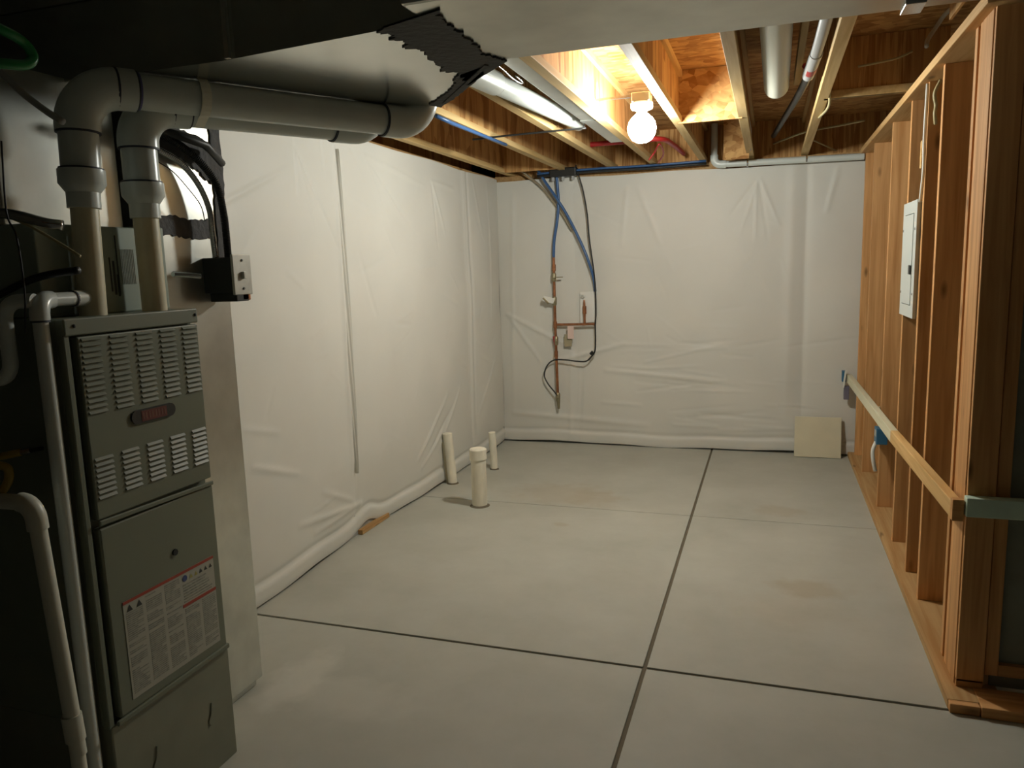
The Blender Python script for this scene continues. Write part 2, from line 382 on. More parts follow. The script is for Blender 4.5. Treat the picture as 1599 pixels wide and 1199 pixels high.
for k in range(34):                                          # sagging horizontal wrinkles low on the right half
    a = rng.uniform(-1.5, .1); z = rng.uniform(.16, 1.0); l = rng.uniform(.25, .7); ang = rng.normal(0, .12)
    crB.append(((a,z),(a+l, z+l*ang), rng.uniform(.009,.016), rng.choice((-1,1))*rng.uniform(.003,.007)))
for k in range(30):
    a = rng.uniform(-2.3, .5); z = rng.uniform(.9, 2.3); l = rng.uniform(.12, .4); ang = rng.uniform(-1.5, 1.5)
    crB.append(((a,z),(a+l*math.cos(ang), z+l*math.sin(ang)), rng.uniform(.008,.016), rng.choice((-1,1))*rng.uniform(.0012,.003)))
def hemB(s): return .014+.008*np.sin(3*s+1)+.004*np.sin(9*s)
def topB(s): return 2.438-.016*(s+2.4)/1.6+.005*np.sin(6*s)
def placeB(s, z, d): return np.stack([s, YB-.012-d*.8, z], -1)
blanket('insulation_blanket', XB0, XB1, topB, (-1.68, .28), crB, hemB, placeB, wb, 'white vinyl faced insulation blanket on the end wall', .03)
# fallen brown wood showing in the gap under the lifted hem
MB().box((XL-.03,4.06,.002),(XL+.003,4.42,.03)).build('sole_plate', M['plate'], wl)

# ---- ceiling: subfloor, I-joists, blocking
ceil = struct(MB().box((X0,Y0,ZS), (X1,YB+.3,ZS+.02)).build('ceiling', M['subfloor']))
JX = [-2.270, -1.745, -1.320, -.955, -.548, -.168, .250]
jy0, jy1 = -2.9, YB+.08
for k, x in enumerate([-3.1, -2.69]+JX+[1.22, 1.63, 2.04, 2.45]):
    web = MB().box((x-.005,jy0,ZJ+.03),(x+.005,jy1,ZS-.03)).build('joist', M['osbweb'], ceil)
    MB().box((x-.027,jy0,ZJ),(x+.027,jy1,ZJ+.038)).build('bottom_flange', M['flange'], web, bevel=.002)
    MB().box((x-.027,jy0,ZS-.038),(x+.027,jy1,ZS)).build('top_flange', M['flange'], web)
def block(xa, xb, y, m='osbblock', z0=ZJ, fl=False):
    o = MB().box((xa,y,z0),(xb,y+.022,ZS-.002)).build('blocking_panel', M[m], ceil)
    if fl: MB().box((xa,y-.012,z0),(xb,y+.034,z0+.04)).build('blocking_flange', M['flange'], o, bevel=.002)
block(JX[4]+.006, JX[5]-.006, 4.86, z0=ZJ-.005)
block(JX[4]+.18, JX[5]-.006, 6.45, z0=ZJ-.04)
block(JX[6]+.006, .84, 4.55, 'osbweb', fl=True)
block(JX[0]+.006, JX[1]-.006, 6.55, 'osbweb')
MB().box((.62,Y0+.1,ZJ+.03),(.63,3.4,ZS)).build('joist', M['osbweb'], ceil)

# ---- stud wall on the right
WX = .69
wr = bpy.data.objects.new('wall_right', None); COL.objects.link(wr); wr.location = (WX, 4.9, 0); struct(wr)
MB().box((.646,2.93,0),(.832,YB-.03,.038)).build('bottom_plate', M['plate'], wr, bevel=.003)
MB().box((.652,2.98,ZJ-.038),(.832,YB-.03,ZJ)).build('top_plate', M['plate'], wr, bevel=.003)
for y in (6.66, 6.13, 5.26, 4.60, 4.15, 3.81):
    MB().box((WX,y,.038),(WX+.14,y+.038,ZJ-.038)).build('stud', M['stud'], wr, bevel=.002)
for y in (3.262, 3.19):
    MB().box((WX,y,.038),(WX+.14,y+.038,ZJ-.038)).build('stud', M['stud'], wr, bevel=.002)
MB().box((WX-.002,3.05,.04),(WX+.036,3.185,ZJ-.038)).build('corner_stud', M['stud'], wr, bevel=.002)

# partition that starts at the corner and runs off to the right
wp = bpy.data.objects.new('wall_partition', None); COL.objects.link(wp); wp.location = (1.2, 3.1, 0); struct(wp)
MB().box((.648,2.90,0),(.745,3.04,.036)).build('plate_end', M['studx'], wp, bevel=.003)
MB().box((.748,2.895,0),(2.6,3.04,.04)).build('bottom_plate', M['studx'], wp, bevel=.003)
MB().box((WX+.002,3.03,.06),(WX+.092,3.068,ZJ-.002)).build('corner_stud', M['stud'], wp, bevel=.002)
MB().box((WX+.002,3.03,.036),(WX+.09,3.07,.07)).build('shim_block', M['studx'], wp, bevel=.002)
MB().box((WX+.097,3.045,.09),(WX+.14,3.083,ZJ-.002)).build('stile', M['stud'], wp, bevel=.002)
MB().box((WX+.14,3.045,.09),(2.6,3.083,.135)).build('bottom_rail', M['studx'], wp, bevel=.002)
MB().box((WX+.12,3.07,.036),(2.6,3.085,ZJ-.002)).build('sheathing_panel', mat('sheathing board', (.28,.29,.23), .8, noise=.2, nscale=6), wp)

# ================================================================== LIGHT BULB
BP = Vector((-.688, 4.38, 2.388))
t = thing('ceiling_light', 'bare glowing bulb in a white lampholder hanging in the joist bay', 'light', BP+Vector((0,0,.12)))
MB().lathe(BP, [(.002,-.08),(.03,-.075),(.055,-.06),(.072,-.033),(.08,0),(.072,.033),(.058,.055),(.04,.07),(.028,.082),(.024,.098)], 28).build('bulb', M['bulb'], t, smooth=True)
MB().lathe(BP, [(.024,.09),(.034,.094),(.058,.104),(.062,.112),(.062,.135),(.05,.139)], 28).build('lampholder', M['porcelain'], t, smooth='auto')
MB().box(BP+Vector((-.05,-.05,.137)), BP+Vector((.05,.05,.185))).build('electrical_box', M['galv'], t, bevel=.004)
MB().bar(BP+Vector((-.263,.0,.175)), BP+Vector((.137,.0,.175)), .02, .012).build('bar_hanger', M['steel'], t)

# ================================================================== DUCTS
ZD = 2.225
t = thing('supply_trunk_duct', 'wide galvanized sheet metal trunk duct crossing under the joists', 'duct', (0,1.9,ZD))
MB().box((-.79,1.62,ZD),(2.7,2.142,ZD+.23)).build('trunk_box', M['galv'], t, bevel=.009)
MB().box((.285,2.06,ZD-.01),(.33,2.145,ZD+.002)).build('duct_clip', M['steel'], t, bevel=.002)

t = thing('duct_transition', 'shiny angled duct transition above the vent pipes, sealed with grey mastic', 'duct', (-1.4,2.1,ZD))
poly = [(-2.36,1.80),(-1.42,1.815),(-.905,1.757),(-.79,1.72),(-.79,2.142),(-1.085,2.545),(-1.14,2.60),(-2.36,2.60)]
MB().prism(poly, ZD-.001, ZD+.225).build('transition_box', M['galvshiny'], t)
def smear(left, right, n=60, seed=1, z=ZD-.005):
    """ragged brushed-on patch between two edges given in photo pixels on the duct underside"""
    r = np.random.default_rng(seed); A = spline([U(x,y,Z=z) for x,y in left], 20); B = spline([U(x,y,Z=z) for x,y in right], 20)
    n = min(len(A), len(B)); vs = []; fs = []; ja = jb = 0
    for i in range(n):
        ja = .6*ja+r.normal(0,.05); jb = .6*jb+r.normal(0,.03); d = B[i]-A[i]
        p, q = A[i]+d*ja, B[i]-d*jb; e = Vector((0,0,.005))
        vs += [p, q, p+e, q+e]
    for i in range(n-1):
        b = 4*i; fs += [(b,b+1,b+5,b+4),(b+2,b+6,b+7,b+3),(b,b+4,b+6,b+2),(b+1,b+3,b+7,b+5)]
    return MB().add(vs, fs)
smear([(590,47),(620,62),(655,82),(700,112),(733,132)], [(680,18),(705,42),(735,68),(765,88),(790,97)], seed=3).build('mastic_seam', M['mastic'], t)
smear([(715,118),(708,135),(690,152),(668,164)], [(765,100),(745,125),(715,150),(688,168)], seed=4).build('mastic_seam', M['mastic'], t)
mf = MB()
mf.add([(-.775,2.15,ZD-.008),(-1.085,2.556,ZD-.008),(-1.085,2.556,ZD+.22),(-.775,2.15,ZD+.22),(-.785,2.142,ZD-.008),(-1.095,2.548,ZD-.008),(-1.095,2.548,ZD+.22),(-.785,2.142,ZD+.22)],
       [(0,1,2,3),(7,6,5,4),(0,4,5,1),(3,2,6,7),(0,3,7,4),(1,5,6,2)])
mf.build('mastic_side', M['mastic'], t)

MB().box((-1.405,1.800,ZD),(-1.39,1.812,ZD+.225)).build('drive_cleat', M['galv'], t)

t = thing('return_trunk_duct', 'dim galvanized return duct overhead on the near side of the transition', 'duct', (-1.4,1.3,2.44))
MB().box((XL+.04,.3,2.43),(-.45,1.615,2.482)).build('duct_pan', M['galv'], t, bevel=.004)
MB().prism([(XL+.04,1.612),(-.80,1.612),(-.80,1.70),(-.905,1.75),(-1.42,1.808),(XL+.04,1.795)], 2.435, 2.482).build('closure_strip', M['galv'], t)

t = thing('joist_bay_duct', 'narrow grey sheet metal duct tucked in the joist bay beside the white pipe', 'duct', (-1.02,4,2.5))
MB().box((-1.085,2.3,2.50),(-.985,5.5,2.66)).build('duct_box', M['galv'], t, bevel=.004)
MB().box((-1.09,4.6,2.495),(-.98,4.66,2.665)).build('drive_cleat', M['galv'], t, bevel=.003)

t = thing('return_air_drop', 'tall sheet metal return air duct standing on the floor beyond the furnace', 'duct', (-2.15,2.2,0))
MB().box((-2.36,2.0,.03),(-1.93,2.395,2.30)).build('duct_box', M['galv'], t, bevel=.006)
MB().box((-2.34,2.01,0),(-1.95,2.375,.032)).build('base_curb', M['galv'], t)
def face_band(pts, hw, X, seed, name='mastic_seam'):
    r = np.random.default_rng(seed); P = spline(pts, 10); vs = []; fs = []
    for i, p in enumerate(P):
        d = (P[min(i+1,len(P)-1)]-P[max(i-1,0)]).normalized(); a = Vector((0,-d.z,d.y))
        l, q = hw*(1+r.uniform(-.13,.13)), hw*(1+r.uniform(-.13,.13))
        vs += [p+a*l, p-a*q, p+a*l-Vector((.007,0,0)), p-a*q-Vector((.007,0,0))]
    for i in range(len(P)-1):
        b = 4*i; fs += [(b,b+1,b+5,b+4),(b+2,b+6,b+7,b+3),(b,b+4,b+6,b+2),(b+1,b+3,b+7,b+5)]
    return MB().add(vs, fs).build(name, M['mastic'], t)
face_band([(-1.926,2.01,1.815),(-1.926,2.12,1.822),(-1.926,2.22,1.812),(-1.926,2.33,1.82)], .033, -1.926, 1)
face_band([(-1.925,2.375,2.22),(-1.925,2.38,2.0),(-1.925,2.372,1.85),(-1.925,2.372,1.68)], .026, -1.925, 2)
face_band([(-1.924,2.0,2.13),(-1.924,2.15,2.11),(-1.924,2.28,2.07),(-1.924,2.37,2.02)], .05, -1.924, 5)

# ================================================================== FURNACE
FX = -1.73; FY0, FY1 = 1.49, 1.98; FT = 1.547
fu = thing('furnace', 'grey green gas furnace with louvered door and warning label', 'furnace', (-2.05,1.735,0))
MB().box((-2.36,FY0,.395),(FX-.028,FY1,FT)).build('cabinet_body', M['furnace'], fu, bevel=.004)
MB().box((-2.36,FY0+.004,0),(FX-.004,FY1+.004,.395)).build('base_panel', M['furnacebase'], fu, bevel=.004)
MB().box((FX-.03,FY0,FT-.045),(FX+.001,FY1,FT)).build('top_trim', M['furnace'], fu, bevel=.004)
MB().box((FX-.03,FY0,.39),(FX-.006,FY0+.018,FT-.04)).build('side_flange', M['furnace'], fu, bevel=.003)
ud = MB().box((FX-.026,FY0+.036,.992),(FX,FY1-.004,FT-.05)).build('upper_door', M['furnace'], fu, bevel=.004)
ld = MB().box((FX-.026,FY0+.036,.405),(FX+.001,FY1-.004,.968)).build('lower_door', M['furnace'], fu, bevel=.005)
MB().bar((FX+.003,FY0+.036,.985),(FX+.003,FY1-.004,.975),.008,.014).build('door_lip', M['furnace'], ud, bevel=.003)
MB().bar((FX+.003,FY0+.02,.398),(FX+.003,FY1,.402),.01,.016).build('door_lip', M['furnace'], ld, bevel=.003)
# louvers: pressed scoops, five columns above and below the nameplate
def louver_mesh(w_):
    m = MB(); h = .0100
    m.add([(0,0,0),(0,w_,0),(.006,w_,h*.2),(.006,0,h*.2),(0,0,h),(0,w_,h)], [(0,3,2,1),(3,4,5,2),(0,4,3),(1,2,5),(0,1,5,4)])
    m2 = bpy.data.meshes.new('louver'); m2.from_pydata(m.v, [], m.f); m2.update(); m2.materials.append(M['furnace']); return m2
cols = [(122,154,530),(163,196,530),(207,236,527),(248,275,522),(287,308,516)]
cw = .060; lm = louver_mesh(cw)
for ci in range(5):
    y = FY0+.047+ci*.0925
    for zlo, n in ((1.285, 14), (1.048, 8)):
        for k in range(n):
            o = bpy.data.objects.new('louver', lm); COL.objects.link(o)
            o.location = (FX-.0005, y, zlo+k*.0153); adopt(o, ud)
# nameplate
npy, npz = 1.758, 1.212
def pill(y0, y1, z, h, x0, x1, n=8):
    r = h/2; ring = [(y1-r+r*math.sin(a), z+r*math.cos(a)) for a in [math.pi*i/n for i in range(n+1)]]
    ring += [(y0+r-r*math.sin(a), z-r*math.cos(a)) for a in [math.pi*i/n for i in range(n+1)]]
    k = len(ring); return MB().add([(x0,a,b) for a,b in ring]+[(x1,a,b) for a,b in ring], [tuple(range(k)), tuple(range(2*k-1,k-1,-1))]+[(i,k+i,k+(i+1)%k,(i+1)%k) for i in range(k)])
pl = pill(1.672,1.842,1.249,.040,FX-.001,FX+.006).build('nameplate', M['nameplate'], ud, label='dark oval nameplate with a red centre')
MB().box((FX+.005,1.708,1.2335),(FX+.0068,1.806,1.2645)).build('red_band', M['namered'], fu)
for k in range(4):
    y = 1.712+k*.024
    MB().box((FX+.006,y,1.240),(FX+.0072,y+.005,1.259)).box((FX+.006,y+.011,1.240),(FX+.0072,y+.016,1.259)).build('nameplate_mark', M['namemark'], fu)
# warning label
LY0, LY1, LZ0, LZ1 = 1.572, 1.945, .437, .735
lb = MB().box((FX,LY0,LZ0),(FX+.0025,LY1,LZ1)).build('warning_label', M['label'], ld, label='pale printed warning label')
def lprint(name, y0, y1, z0, z1, m, d=.0034): return MB().box((FX+.002,y0,z0),(FX+d,y1,z1)).build(name, M[m], fu)
lprint('label_red_bar', LY0, LY1, LZ1-.009, LZ1, 'redprint')
cwid = (LY1-LY0)/5
r5 = random.Random(3)
for c in range(5):
    a = LY0+c*cwid+.008; b = a+cwid-.014
    z = LZ1-.016-(.022 if c == 0 else 0)
    if c >= 3: z = LZ1-.125
    pr = MB()
    while z > LZ0+.016:
        e = b-(0 if r5.random() < .75 else r5.uniform(.01,.035))
        pr.box((FX+.002,a,z-.0032),(FX+.0032,e,z)); z -= .0062 if r5.random() < .9 else .014
    pr.build('label_print', M['print'], fu)
pr = MB(); z = LZ1-.045
while z > LZ1-.1:
    pr.box((FX+.002,LY0+3*cwid+.008,z-.004),(FX+.0032,LY1-.008-r5.uniform(0,.04),z)); z -= .009
pr.build('label_print', M['print'], fu)
lprint('label_red_bar', LY0+3*cwid, LY1, LZ1-.118, LZ1-.108, 'redprint')
def tri(y, z, s, m): return MB().add([(FX+.0033,y-s,z),(FX+.0033,y+s,z),(FX+.0033,y,z+1.8*s)], [(0,1,2)]).build('warning_symbol', M[m], fu)
for k in range(2): tri(LY0+.022+k*.035, LZ1-.034, .011, 'nameplate')
for k in range(5): tri(LY0+3*cwid+.045+k*.022, LZ1-.034, .0075, 'yellowprint' if k < 2 else 'nameplate')
MB().tube([(FX+.002,LY0+3*cwid+.018,LZ1-.026),(FX+.0035,LY0+3*cwid+.018,LZ1-.026)], .010, 16).build('warning_symbol', M['blueprint'], fu)
MB().tube([(FX,1.785,.806),(FX+.006,1.785,.806)], .010, 16).build('sight_glass', M['furnacedark'], ld, smooth='auto')
for (y, z) in ((FY1-.012,FT-.02),(FY1-.016,.397),(FY0+.03,FT-.02)):
    MB().lathe((FX,y,z), [(.005,0),(.005,.003),(.002,.005)], 10, (1,0,0)).build('screw', M['furnacedark'], fu)
for y, z in ((1.63,.2),(1.87,.2)):                                   # hooked knock-out slots in the base
    MB().tube(spline([(FX-.003,y+.012,z+.045),(FX-.003,y+.006,z+.01),(FX-.003,y-.006,z-.012),(FX-.003,y,z-.028)], 5), .0035, 6).build('slot_tab', M['furnacebase'], fu)
# coil cabinet on the furnace and plenum above it
co = thing('coil_cabinet', 'pale grey coil cabinet with printed label on top of the furnace', 'cabinet', (-2.1,1.75,FT))
MB().box((-2.36,1.54,FT),(-1.852,1.885,1.80)).build('cabinet_body', M['coil'], co, bevel=.004)
MB().box((-2.36,1.895,FT),(-1.850,1.998,1.805)).build('access_panel', M['coil'], co, bevel=.004)
cl = MB()
for k, (y, z0, z1, w_) in enumerate(((1.803,1.60,1.775,.004),(1.788,1.60,1.70,.007),(1.775,1.61,1.71,.004),(1.80,1.595,1.66,.006))):
    cl.box((-1.853,y-w_/2,z0),(-1.8505,y+w_/2,z1))
cl.build('label_heading', M['nameplate'], co)
cl = MB()
for k in range(9):
    cl.box((-1.853,1.817+k*.0062,1.63),(-1.851,1.8188+k*.0062,1.735))
cl.build('label_print', M['print'], co)
MB().box((-2.36,1.56,1.80),(-1.98,1.97,ZD+.01))  .build('plenum', M['galv'], co, bevel=.004)

# ================================================================== VENT PIPES
def ring(p, d, r, parent, name='primer_ring', m='primer'):
    d = Vector(d).normalized(); MB().tube([Vector(p)-d*.003, Vector(p)+d*.003], r, 24).build(name, M[m], parent, smooth='auto')
DIRV = Vector((.519,.855,0)).normalized()
def vent(label, base, top, zc, run, seed, rise):
    t = thing('vent_pipe', label, 'pipe', base, 'white plastic vent pipes of the furnace')
    b, tp = Vector(base), Vector(top); d = (tp-b).normalized()
    at = lambda z: b+d*((z-b.z)/d.z)
    z1 = zc-.31
    MB().tube([at(FT-.002), at(z1)], .036, 24).build('lower_pipe', M['pvccream'], t, smooth='auto')
    P = at(z1)
    MB().tube([at(z1-.02), at(z1+.022), at(z1+.024), at(z1+.045), at(z1+.083)], [.043,.043,.045,.060,.060], 28).build('reducer', M['pvc'], t, smooth='auto')
    MB().tube([at(z1+.08), at(zc-.1)], .0505, 28).build('riser', M['pvc'], t, smooth='auto')
    c = at(zc); c.z = zc
    el = fillet([at(zc-.125), c, c+DIRV*.15], .112, 12)
    rr = [.0575]*len(el)
    MB().tube(el, rr, 28).build('elbow', M['pvc'], t, smooth='auto')
    ring(at(zc-.127), d, .0565, t); ring(at(z1+.085), d, .0565, t); ring(c+DIRV*.152, DIRV, .0562, t); ring(c+DIRV*.10, DIRV, .0582, t)
    e = c+DIRV*run
    MB().tube([c+DIRV*.13, e], .0505, 28).build('horizontal_run', M['pvc'], t, smooth='auto')
    k = e+DIRV*.115
    el = fillet([e-DIRV*.06, k, k+Vector((0,0,rise))], .115, 10)
    MB().tube(el, .0575, 28).build('end_elbow', M['pvc'], t, smooth='auto')
    ring(e-DIRV*.063, DIRV, .0562, t)
    return t, c, e
A_base = U(150,486,Z=FT-.0) if False else (-1.795,1.665,FT)
ta, ca, ea = vent('white furnace vent pipe whose riser stands nearest the condensate elbow', (-1.805,1.655,FT), (-1.800,1.668,2.05), 2.172, 1.02, 1, .2)
ring(ca+DIRV*.158, DIRV, .0525, ta, 'primer_smear', 'purple')
tb, cb, eb = vent('white furnace vent pipe whose riser stands beside the return duct', (-1.79,1.868,FT), (-1.79,1.868,2.05), 2.155, .70, 2, .1)
t = thing('hanger_strap', 'pale hanger strap looped around the furnace vent pipes', 'strap', ca+DIRV*.33+Vector((0,0,.05)))
pc = ca+DIRV*.335; sd = Vector((DIRV.y,-DIRV.x,0))
loop = [pc+Vector((0,0,.059))-sd*.04]+[pc+sd*(.056*math.sin(a))+Vector((0,0,.056*math.cos(a))) for a in [i*.3 for i in range(0,11)]]+[pc-sd*.03+Vector((0,0,-.075))]
vs = []; fs = []
for p in loop: vs += [p-DIRV*.014, p+DIRV*.014]
for i in range(len(loop)-1): fs.append((2*i,2*i+1,2*i+3,2*i+2))
so = MB().add(vs, fs).build('strap_band', M['strap'], t); so.modifiers.new('thick','SOLIDIFY').thickness = .003

wp0, wp1 = U(745,117,X=-1.19), U(903,192,X=-1.19)
t = thing('bay_pipe', 'white plastic pipe lit brightly in the joist bay beside the grey duct', 'pipe', wp0)
dw = (wp1-wp0).normalized()
MB().tube([wp0, wp1], .045, 24).build('pipe', M['pvc'], t, smooth='auto')
MB().tube([wp0-dw*.3, wp0-dw*.02, wp0+dw*.22], .053, 24).build('coupling', M['pvc'], t, smooth='auto')
ring(wp0+dw*.223, dw, .0515, t)
MB().tube([wp1-dw*.02, wp1+dw*.004], .05, 20).build('end_collar', M['steel'], t, smooth='auto')
hk = U(775,100,X=-1.10)
tag(MB().tube(spline([U(770,97,X=-1.12),U(785,108,X=-1.12),U(800,122,X=-1.12),U(813,130,X=-1.12),U(816,128,X=-1.12),U(805,118,X=-1.12)],6), .003, 6).build('wire_hook', M['steel'], None, smooth=True), 'thin wire hook hanging against the grey joist bay duct', 'wire')

# ================================================================== CONDENSATE, GAS AND CABLES LEFT OF THE FURNACE
r0 = .0185
t = thing('condensate_pipe', 'long white drain pipe standing in front of the furnace side', 'pipe', (-1.765,1.455,0))
V0 = Vector((-1.765,1.455,1.597))
MB().tube([(-1.765,1.455,0),(-1.765,1.455,1.58)], r0, 16).build('vertical_pipe', M['pvc'], t, smooth='auto')
MB().tube(fillet([V0+Vector((0,0,-.05)), V0, V0+Vector((-.03,.06,0))], .04), r0+.005, 16).build('elbow', M['pvc'], t, smooth='auto')
MB().tube([V0+Vector((-.02,.03,0)), V0+Vector((-.035,.17,0))], r0, 16).build('horizontal_pipe', M['pvc'], t, smooth='auto')
MB().tube([V0+Vector((-.033,.135,0)), V0+Vector((-.037,.185,0)), V0+Vector((-.037,.192,0))], [r0+.004,r0+.004,r0-.006], 16).build('coupling', M['pvc'], t, smooth='auto')
ring(V0+Vector((-.0325,.133,0)), (-.1,.99,0), r0+.0035, t); ring(V0+Vector((0,0,-.052)), (0,0,1), r0+.0045, t)
MB().tube(fillet([V0+Vector((-.005,-.005,0)), V0+Vector((-.09,-.025,0)), V0+Vector((-.09,-.025,-.2)), V0+Vector((-.2,-.04,-.2))], .045), r0, 16).build('side_trap', M['pvc'], t, smooth='auto')
t = thing('drain_pipe', 'grey drain pipe with bent top and a coupling, left of the condensate pipe', 'pipe', (-1.69,1.35,0))
MB().tube(fillet([(-2.1,1.37,1.08),(-1.735,1.35,1.098),(-1.69,1.35,.42)], .05), .020, 16).build('upper_pipe', M['dwv'], t, smooth='auto')
MB().tube(fillet([(-1.78,1.352,1.096),(-1.735,1.35,1.098),(-1.731,1.35,1.03)], .045), .025, 16).build('elbow', M['dwv'], t, smooth='auto')
MB().tube([(-1.699,1.35,.53),(-1.694,1.35,.46)], .0245, 16).build('coupling', M['dwv'], t, smooth='auto')
MB().tube([(-1.695,1.35,.47),(-1.685,1.35,.0)], .018, 16).build('lower_pipe', M['dwv'], t, smooth='auto')
t = thing('gas_connector', 'yellow gas connector tube entering the furnace side', 'hose', U(20,708,Y=1.44))
MB().tube(spline([U(-60,725,Y=1.40),U(0,713,Y=1.42),U(33,706,Y=1.44)]), .010, 12).build('tube', M['yellow'], t, smooth=True)
MB().tube([U(32,706.5,Y=1.44),U(48,703,Y=1.452)], .009, 8).build('flare_nut', M['steel'], t)
MB().tube([U(46,703.5,Y=1.45),U(66,700,Y=1.485)], .0065, 10).build('nipple', M['blackmetal'], t)
tag(MB().tube(spline([U(-60,800,Y=1.36),U(-5,772,Y=1.37),U(10,757,Y=1.38),U(14,740,Y=1.385),U(6,728,Y=1.38),U(-40,722,Y=1.37)]), .011, 12).build('gas_hose', M['yellow'], None, smooth=True), 'yellow gas hose curling beside the bent drain pipe', 'hose')
tag(MB().tube(spline([U(-60,20,Y=1.2),U(0,45,Y=1.25),U(35,65,Y=1.3),U(51,88,Y=1.32),U(40,101,Y=1.3),U(0,99,Y=1.25),U(-60,96,Y=1.2)]), .011, 12).build('green_hose', M['green'], None, smooth=True), 'green hose looped under the dark overhead duct', 'hose')
def cable(name, px, Y, r, m, label, cat='cable', n=8):
    pts = [U(p[0], p[1], Y=(p[2] if len(p) > 2 else Y)) for p in px]
    return tag(MB().tube(spline(pts, n), r, 8).build(name, M[m], None, smooth=True), label, cat)
cable('armored_cable', [(-40,80),(0,112),(35,145),(70,172),(98,190)], 1.5, .009, 'grey', 'grey armoured cable sagging behind the riser pipes', n=8)
cable('thermostat_cable', [(-20,325),(40,350),(85,375),(125,400)], 1.5, .004, 'insul', 'thin tan cable running to the coil cabinet')
cable('flexible_conduit', [(-20,470),(40,440),(80,428),(122,422)], 1.5, .010, 'blackmetal', 'dark flexible conduit running behind the cream vent riser')
tag(MB().tube(spline([U(-30,330,Y=1.5),U(20,335,Y=1.5),U(70,348,Y=1.5),U(98,352,Y=1.52)],6), .014, 10).build('refrigerant_line', M['steel'], None, smooth=True), 'shiny foil wrapped refrigerant line above the condensate pipe', 'pipe')
cable('hanging_wire', [(2,220),(10,330),(26,370),(38,450),(40,520)], 1.42, .0022, 'black', 'thin black wire dangling past the foil wrapped line')

# electrical switch box and its conduits on the return duct
t = thing('switch_box', 'dark electrical switch box with a pale cover plate on the return duct', 'electrical box', (-1.93,2.3,1.57))
MB().box((-1.932,2.258,1.585),(-1.808,2.352,1.712)).build('box_body', M['blackmetal'], t, bevel=.004)
cp = MB().box((-1.808,2.256,1.578),(-1.798,2.356,1.722)).build('cover_plate', M['greycover'], t, bevel=.003)
MB().box((-1.80,2.298,1.635),(-1.786,2.312,1.66)).build('toggle', M['greycover'], cp, bevel=.002)
for z in (1.60, 1.70): MB().lathe((-1.798,2.306,z), [(.005,0),(.004,.003)], 8, (1,0,0)).build('screw', M['blackmetal'], cp)
MB().box((-1.915,2.266,1.555),(-1.80,2.335,1.588)).build('lower_bracket', M['blackmetal'], t, bevel=.003)
MB().box((-1.84,2.30,1.558),(-1.80,2.345,1.582)).build('wire_nut', M['copper'], t, bevel=.003)
def flex(name, pts, r, m, label):
    """ridged flexible metal conduit"""
    P = spline(pts, 34); rr = [r*(1.0 if i % 2 else .84) for i in range(len(P))]
    return tag(MB().tube(P, rr, 12).build(name, M[m], None, smooth=False), label, 'conduit')
flex('flex_conduit', [U(270,428,X=-1.86),U(290,429,X=-1.86),U(312,431,X=-1.86)], .0095, 'steel', 'short ridged metal conduit between coil cabinet and switch box')
flex('flex_conduit', [(-1.85,2.30,1.70),(-1.85,2.30,1.78),(-1.85,2.295,1.87),(-1.852,2.27,1.97),(-1.87,2.20,2.05),(-1.89,2.11,2.10),(-1.91,2.03,2.12)], .014, 'blackmetal', 'dark ridged conduit curving up from the switch box')
flex('flex_conduit', [(-1.88,2.27,1.70),(-1.885,2.27,1.80),(-1.885,2.265,1.88),(-1.89,2.23,1.96),(-1.90,2.16,2.03),(-1.91,2.05,2.07)], .011, 'steel', 'bright metal conduit curving up behind the dark one')
cable('control_wire', [(246,252,2.06),(270,268,2.1),(292,292,2.15),(313,320,2.2),(320,345,2.24)], 2.1, .0018, 'black', 'thin black control wire drooping across the return duct')
t = thing('line_set', 'bundle of dark insulated lines under the vent pipe run', 'pipe', (-1.85,2.2,2.1))
for k in range(3):
    MB().tube([(-1.90+.03*k,2.0,2.125-.006*k),(-1.86+.02*k,2.2,2.11-.012*k),(-1.89+.012*k,2.33,2.085-.02*k)], .013, 10).build('line', M['black'], t, smooth=True)

# ================================================================== FLOOR STUB PIPES
def stub(x, y, r, h, label, cap=True, lean=(0,0)):
    t = thing('stub_pipe', label, 'pipe', (x,y,0), 'plumbing rough-in stubs')
    tp = Vector((x+lean[0], y+lean[1], h)); b = Vector((x,y,0)); d = (tp-b)
    MB().tube([b-d*.01, b+d*.98], r, 24).build('pipe', M['pvcdust'], t, smooth='auto')
    if cap:
        MB().tube([b+d*.82, b+d*.985, b+d], [r*1.12, r*1.12, r*1.0], 24).build('cap', M['pvcdust'], t, smooth='auto')
    else:
        MB().tube([b+d*.95, b+d*.99, b+d], [r*1.03, r*1.03, r*.85], 24).build('cap', M['pvcdust'], t, smooth='auto')
    MB().lathe((x,y,0), [(r*1.35,-.001),(r*1.2,.004),(r*1.02,.01)], 20).build('base_collar', M['joint'], t)
stub(-1.905, 4.80, .054, .412, 'thick capped plastic stub pipe rising from the slab', True)
stub(-2.315, 5.28, .036, .40, 'thin plastic stub against the side wall with a torn sleeve', False, (-.03,0))
stub(-2.14, 5.75, .030, .315, 'short thin plastic stub near the room corner', False, (-.01,0))
tag(MB().tube([(-2.352,5.27,0),(-2.375,5.262,.33)], .012, 8).build('pipe_sleeve', M['kraft'], None), 'torn dark foam sleeve standing beside the thin stub', 'sleeve')

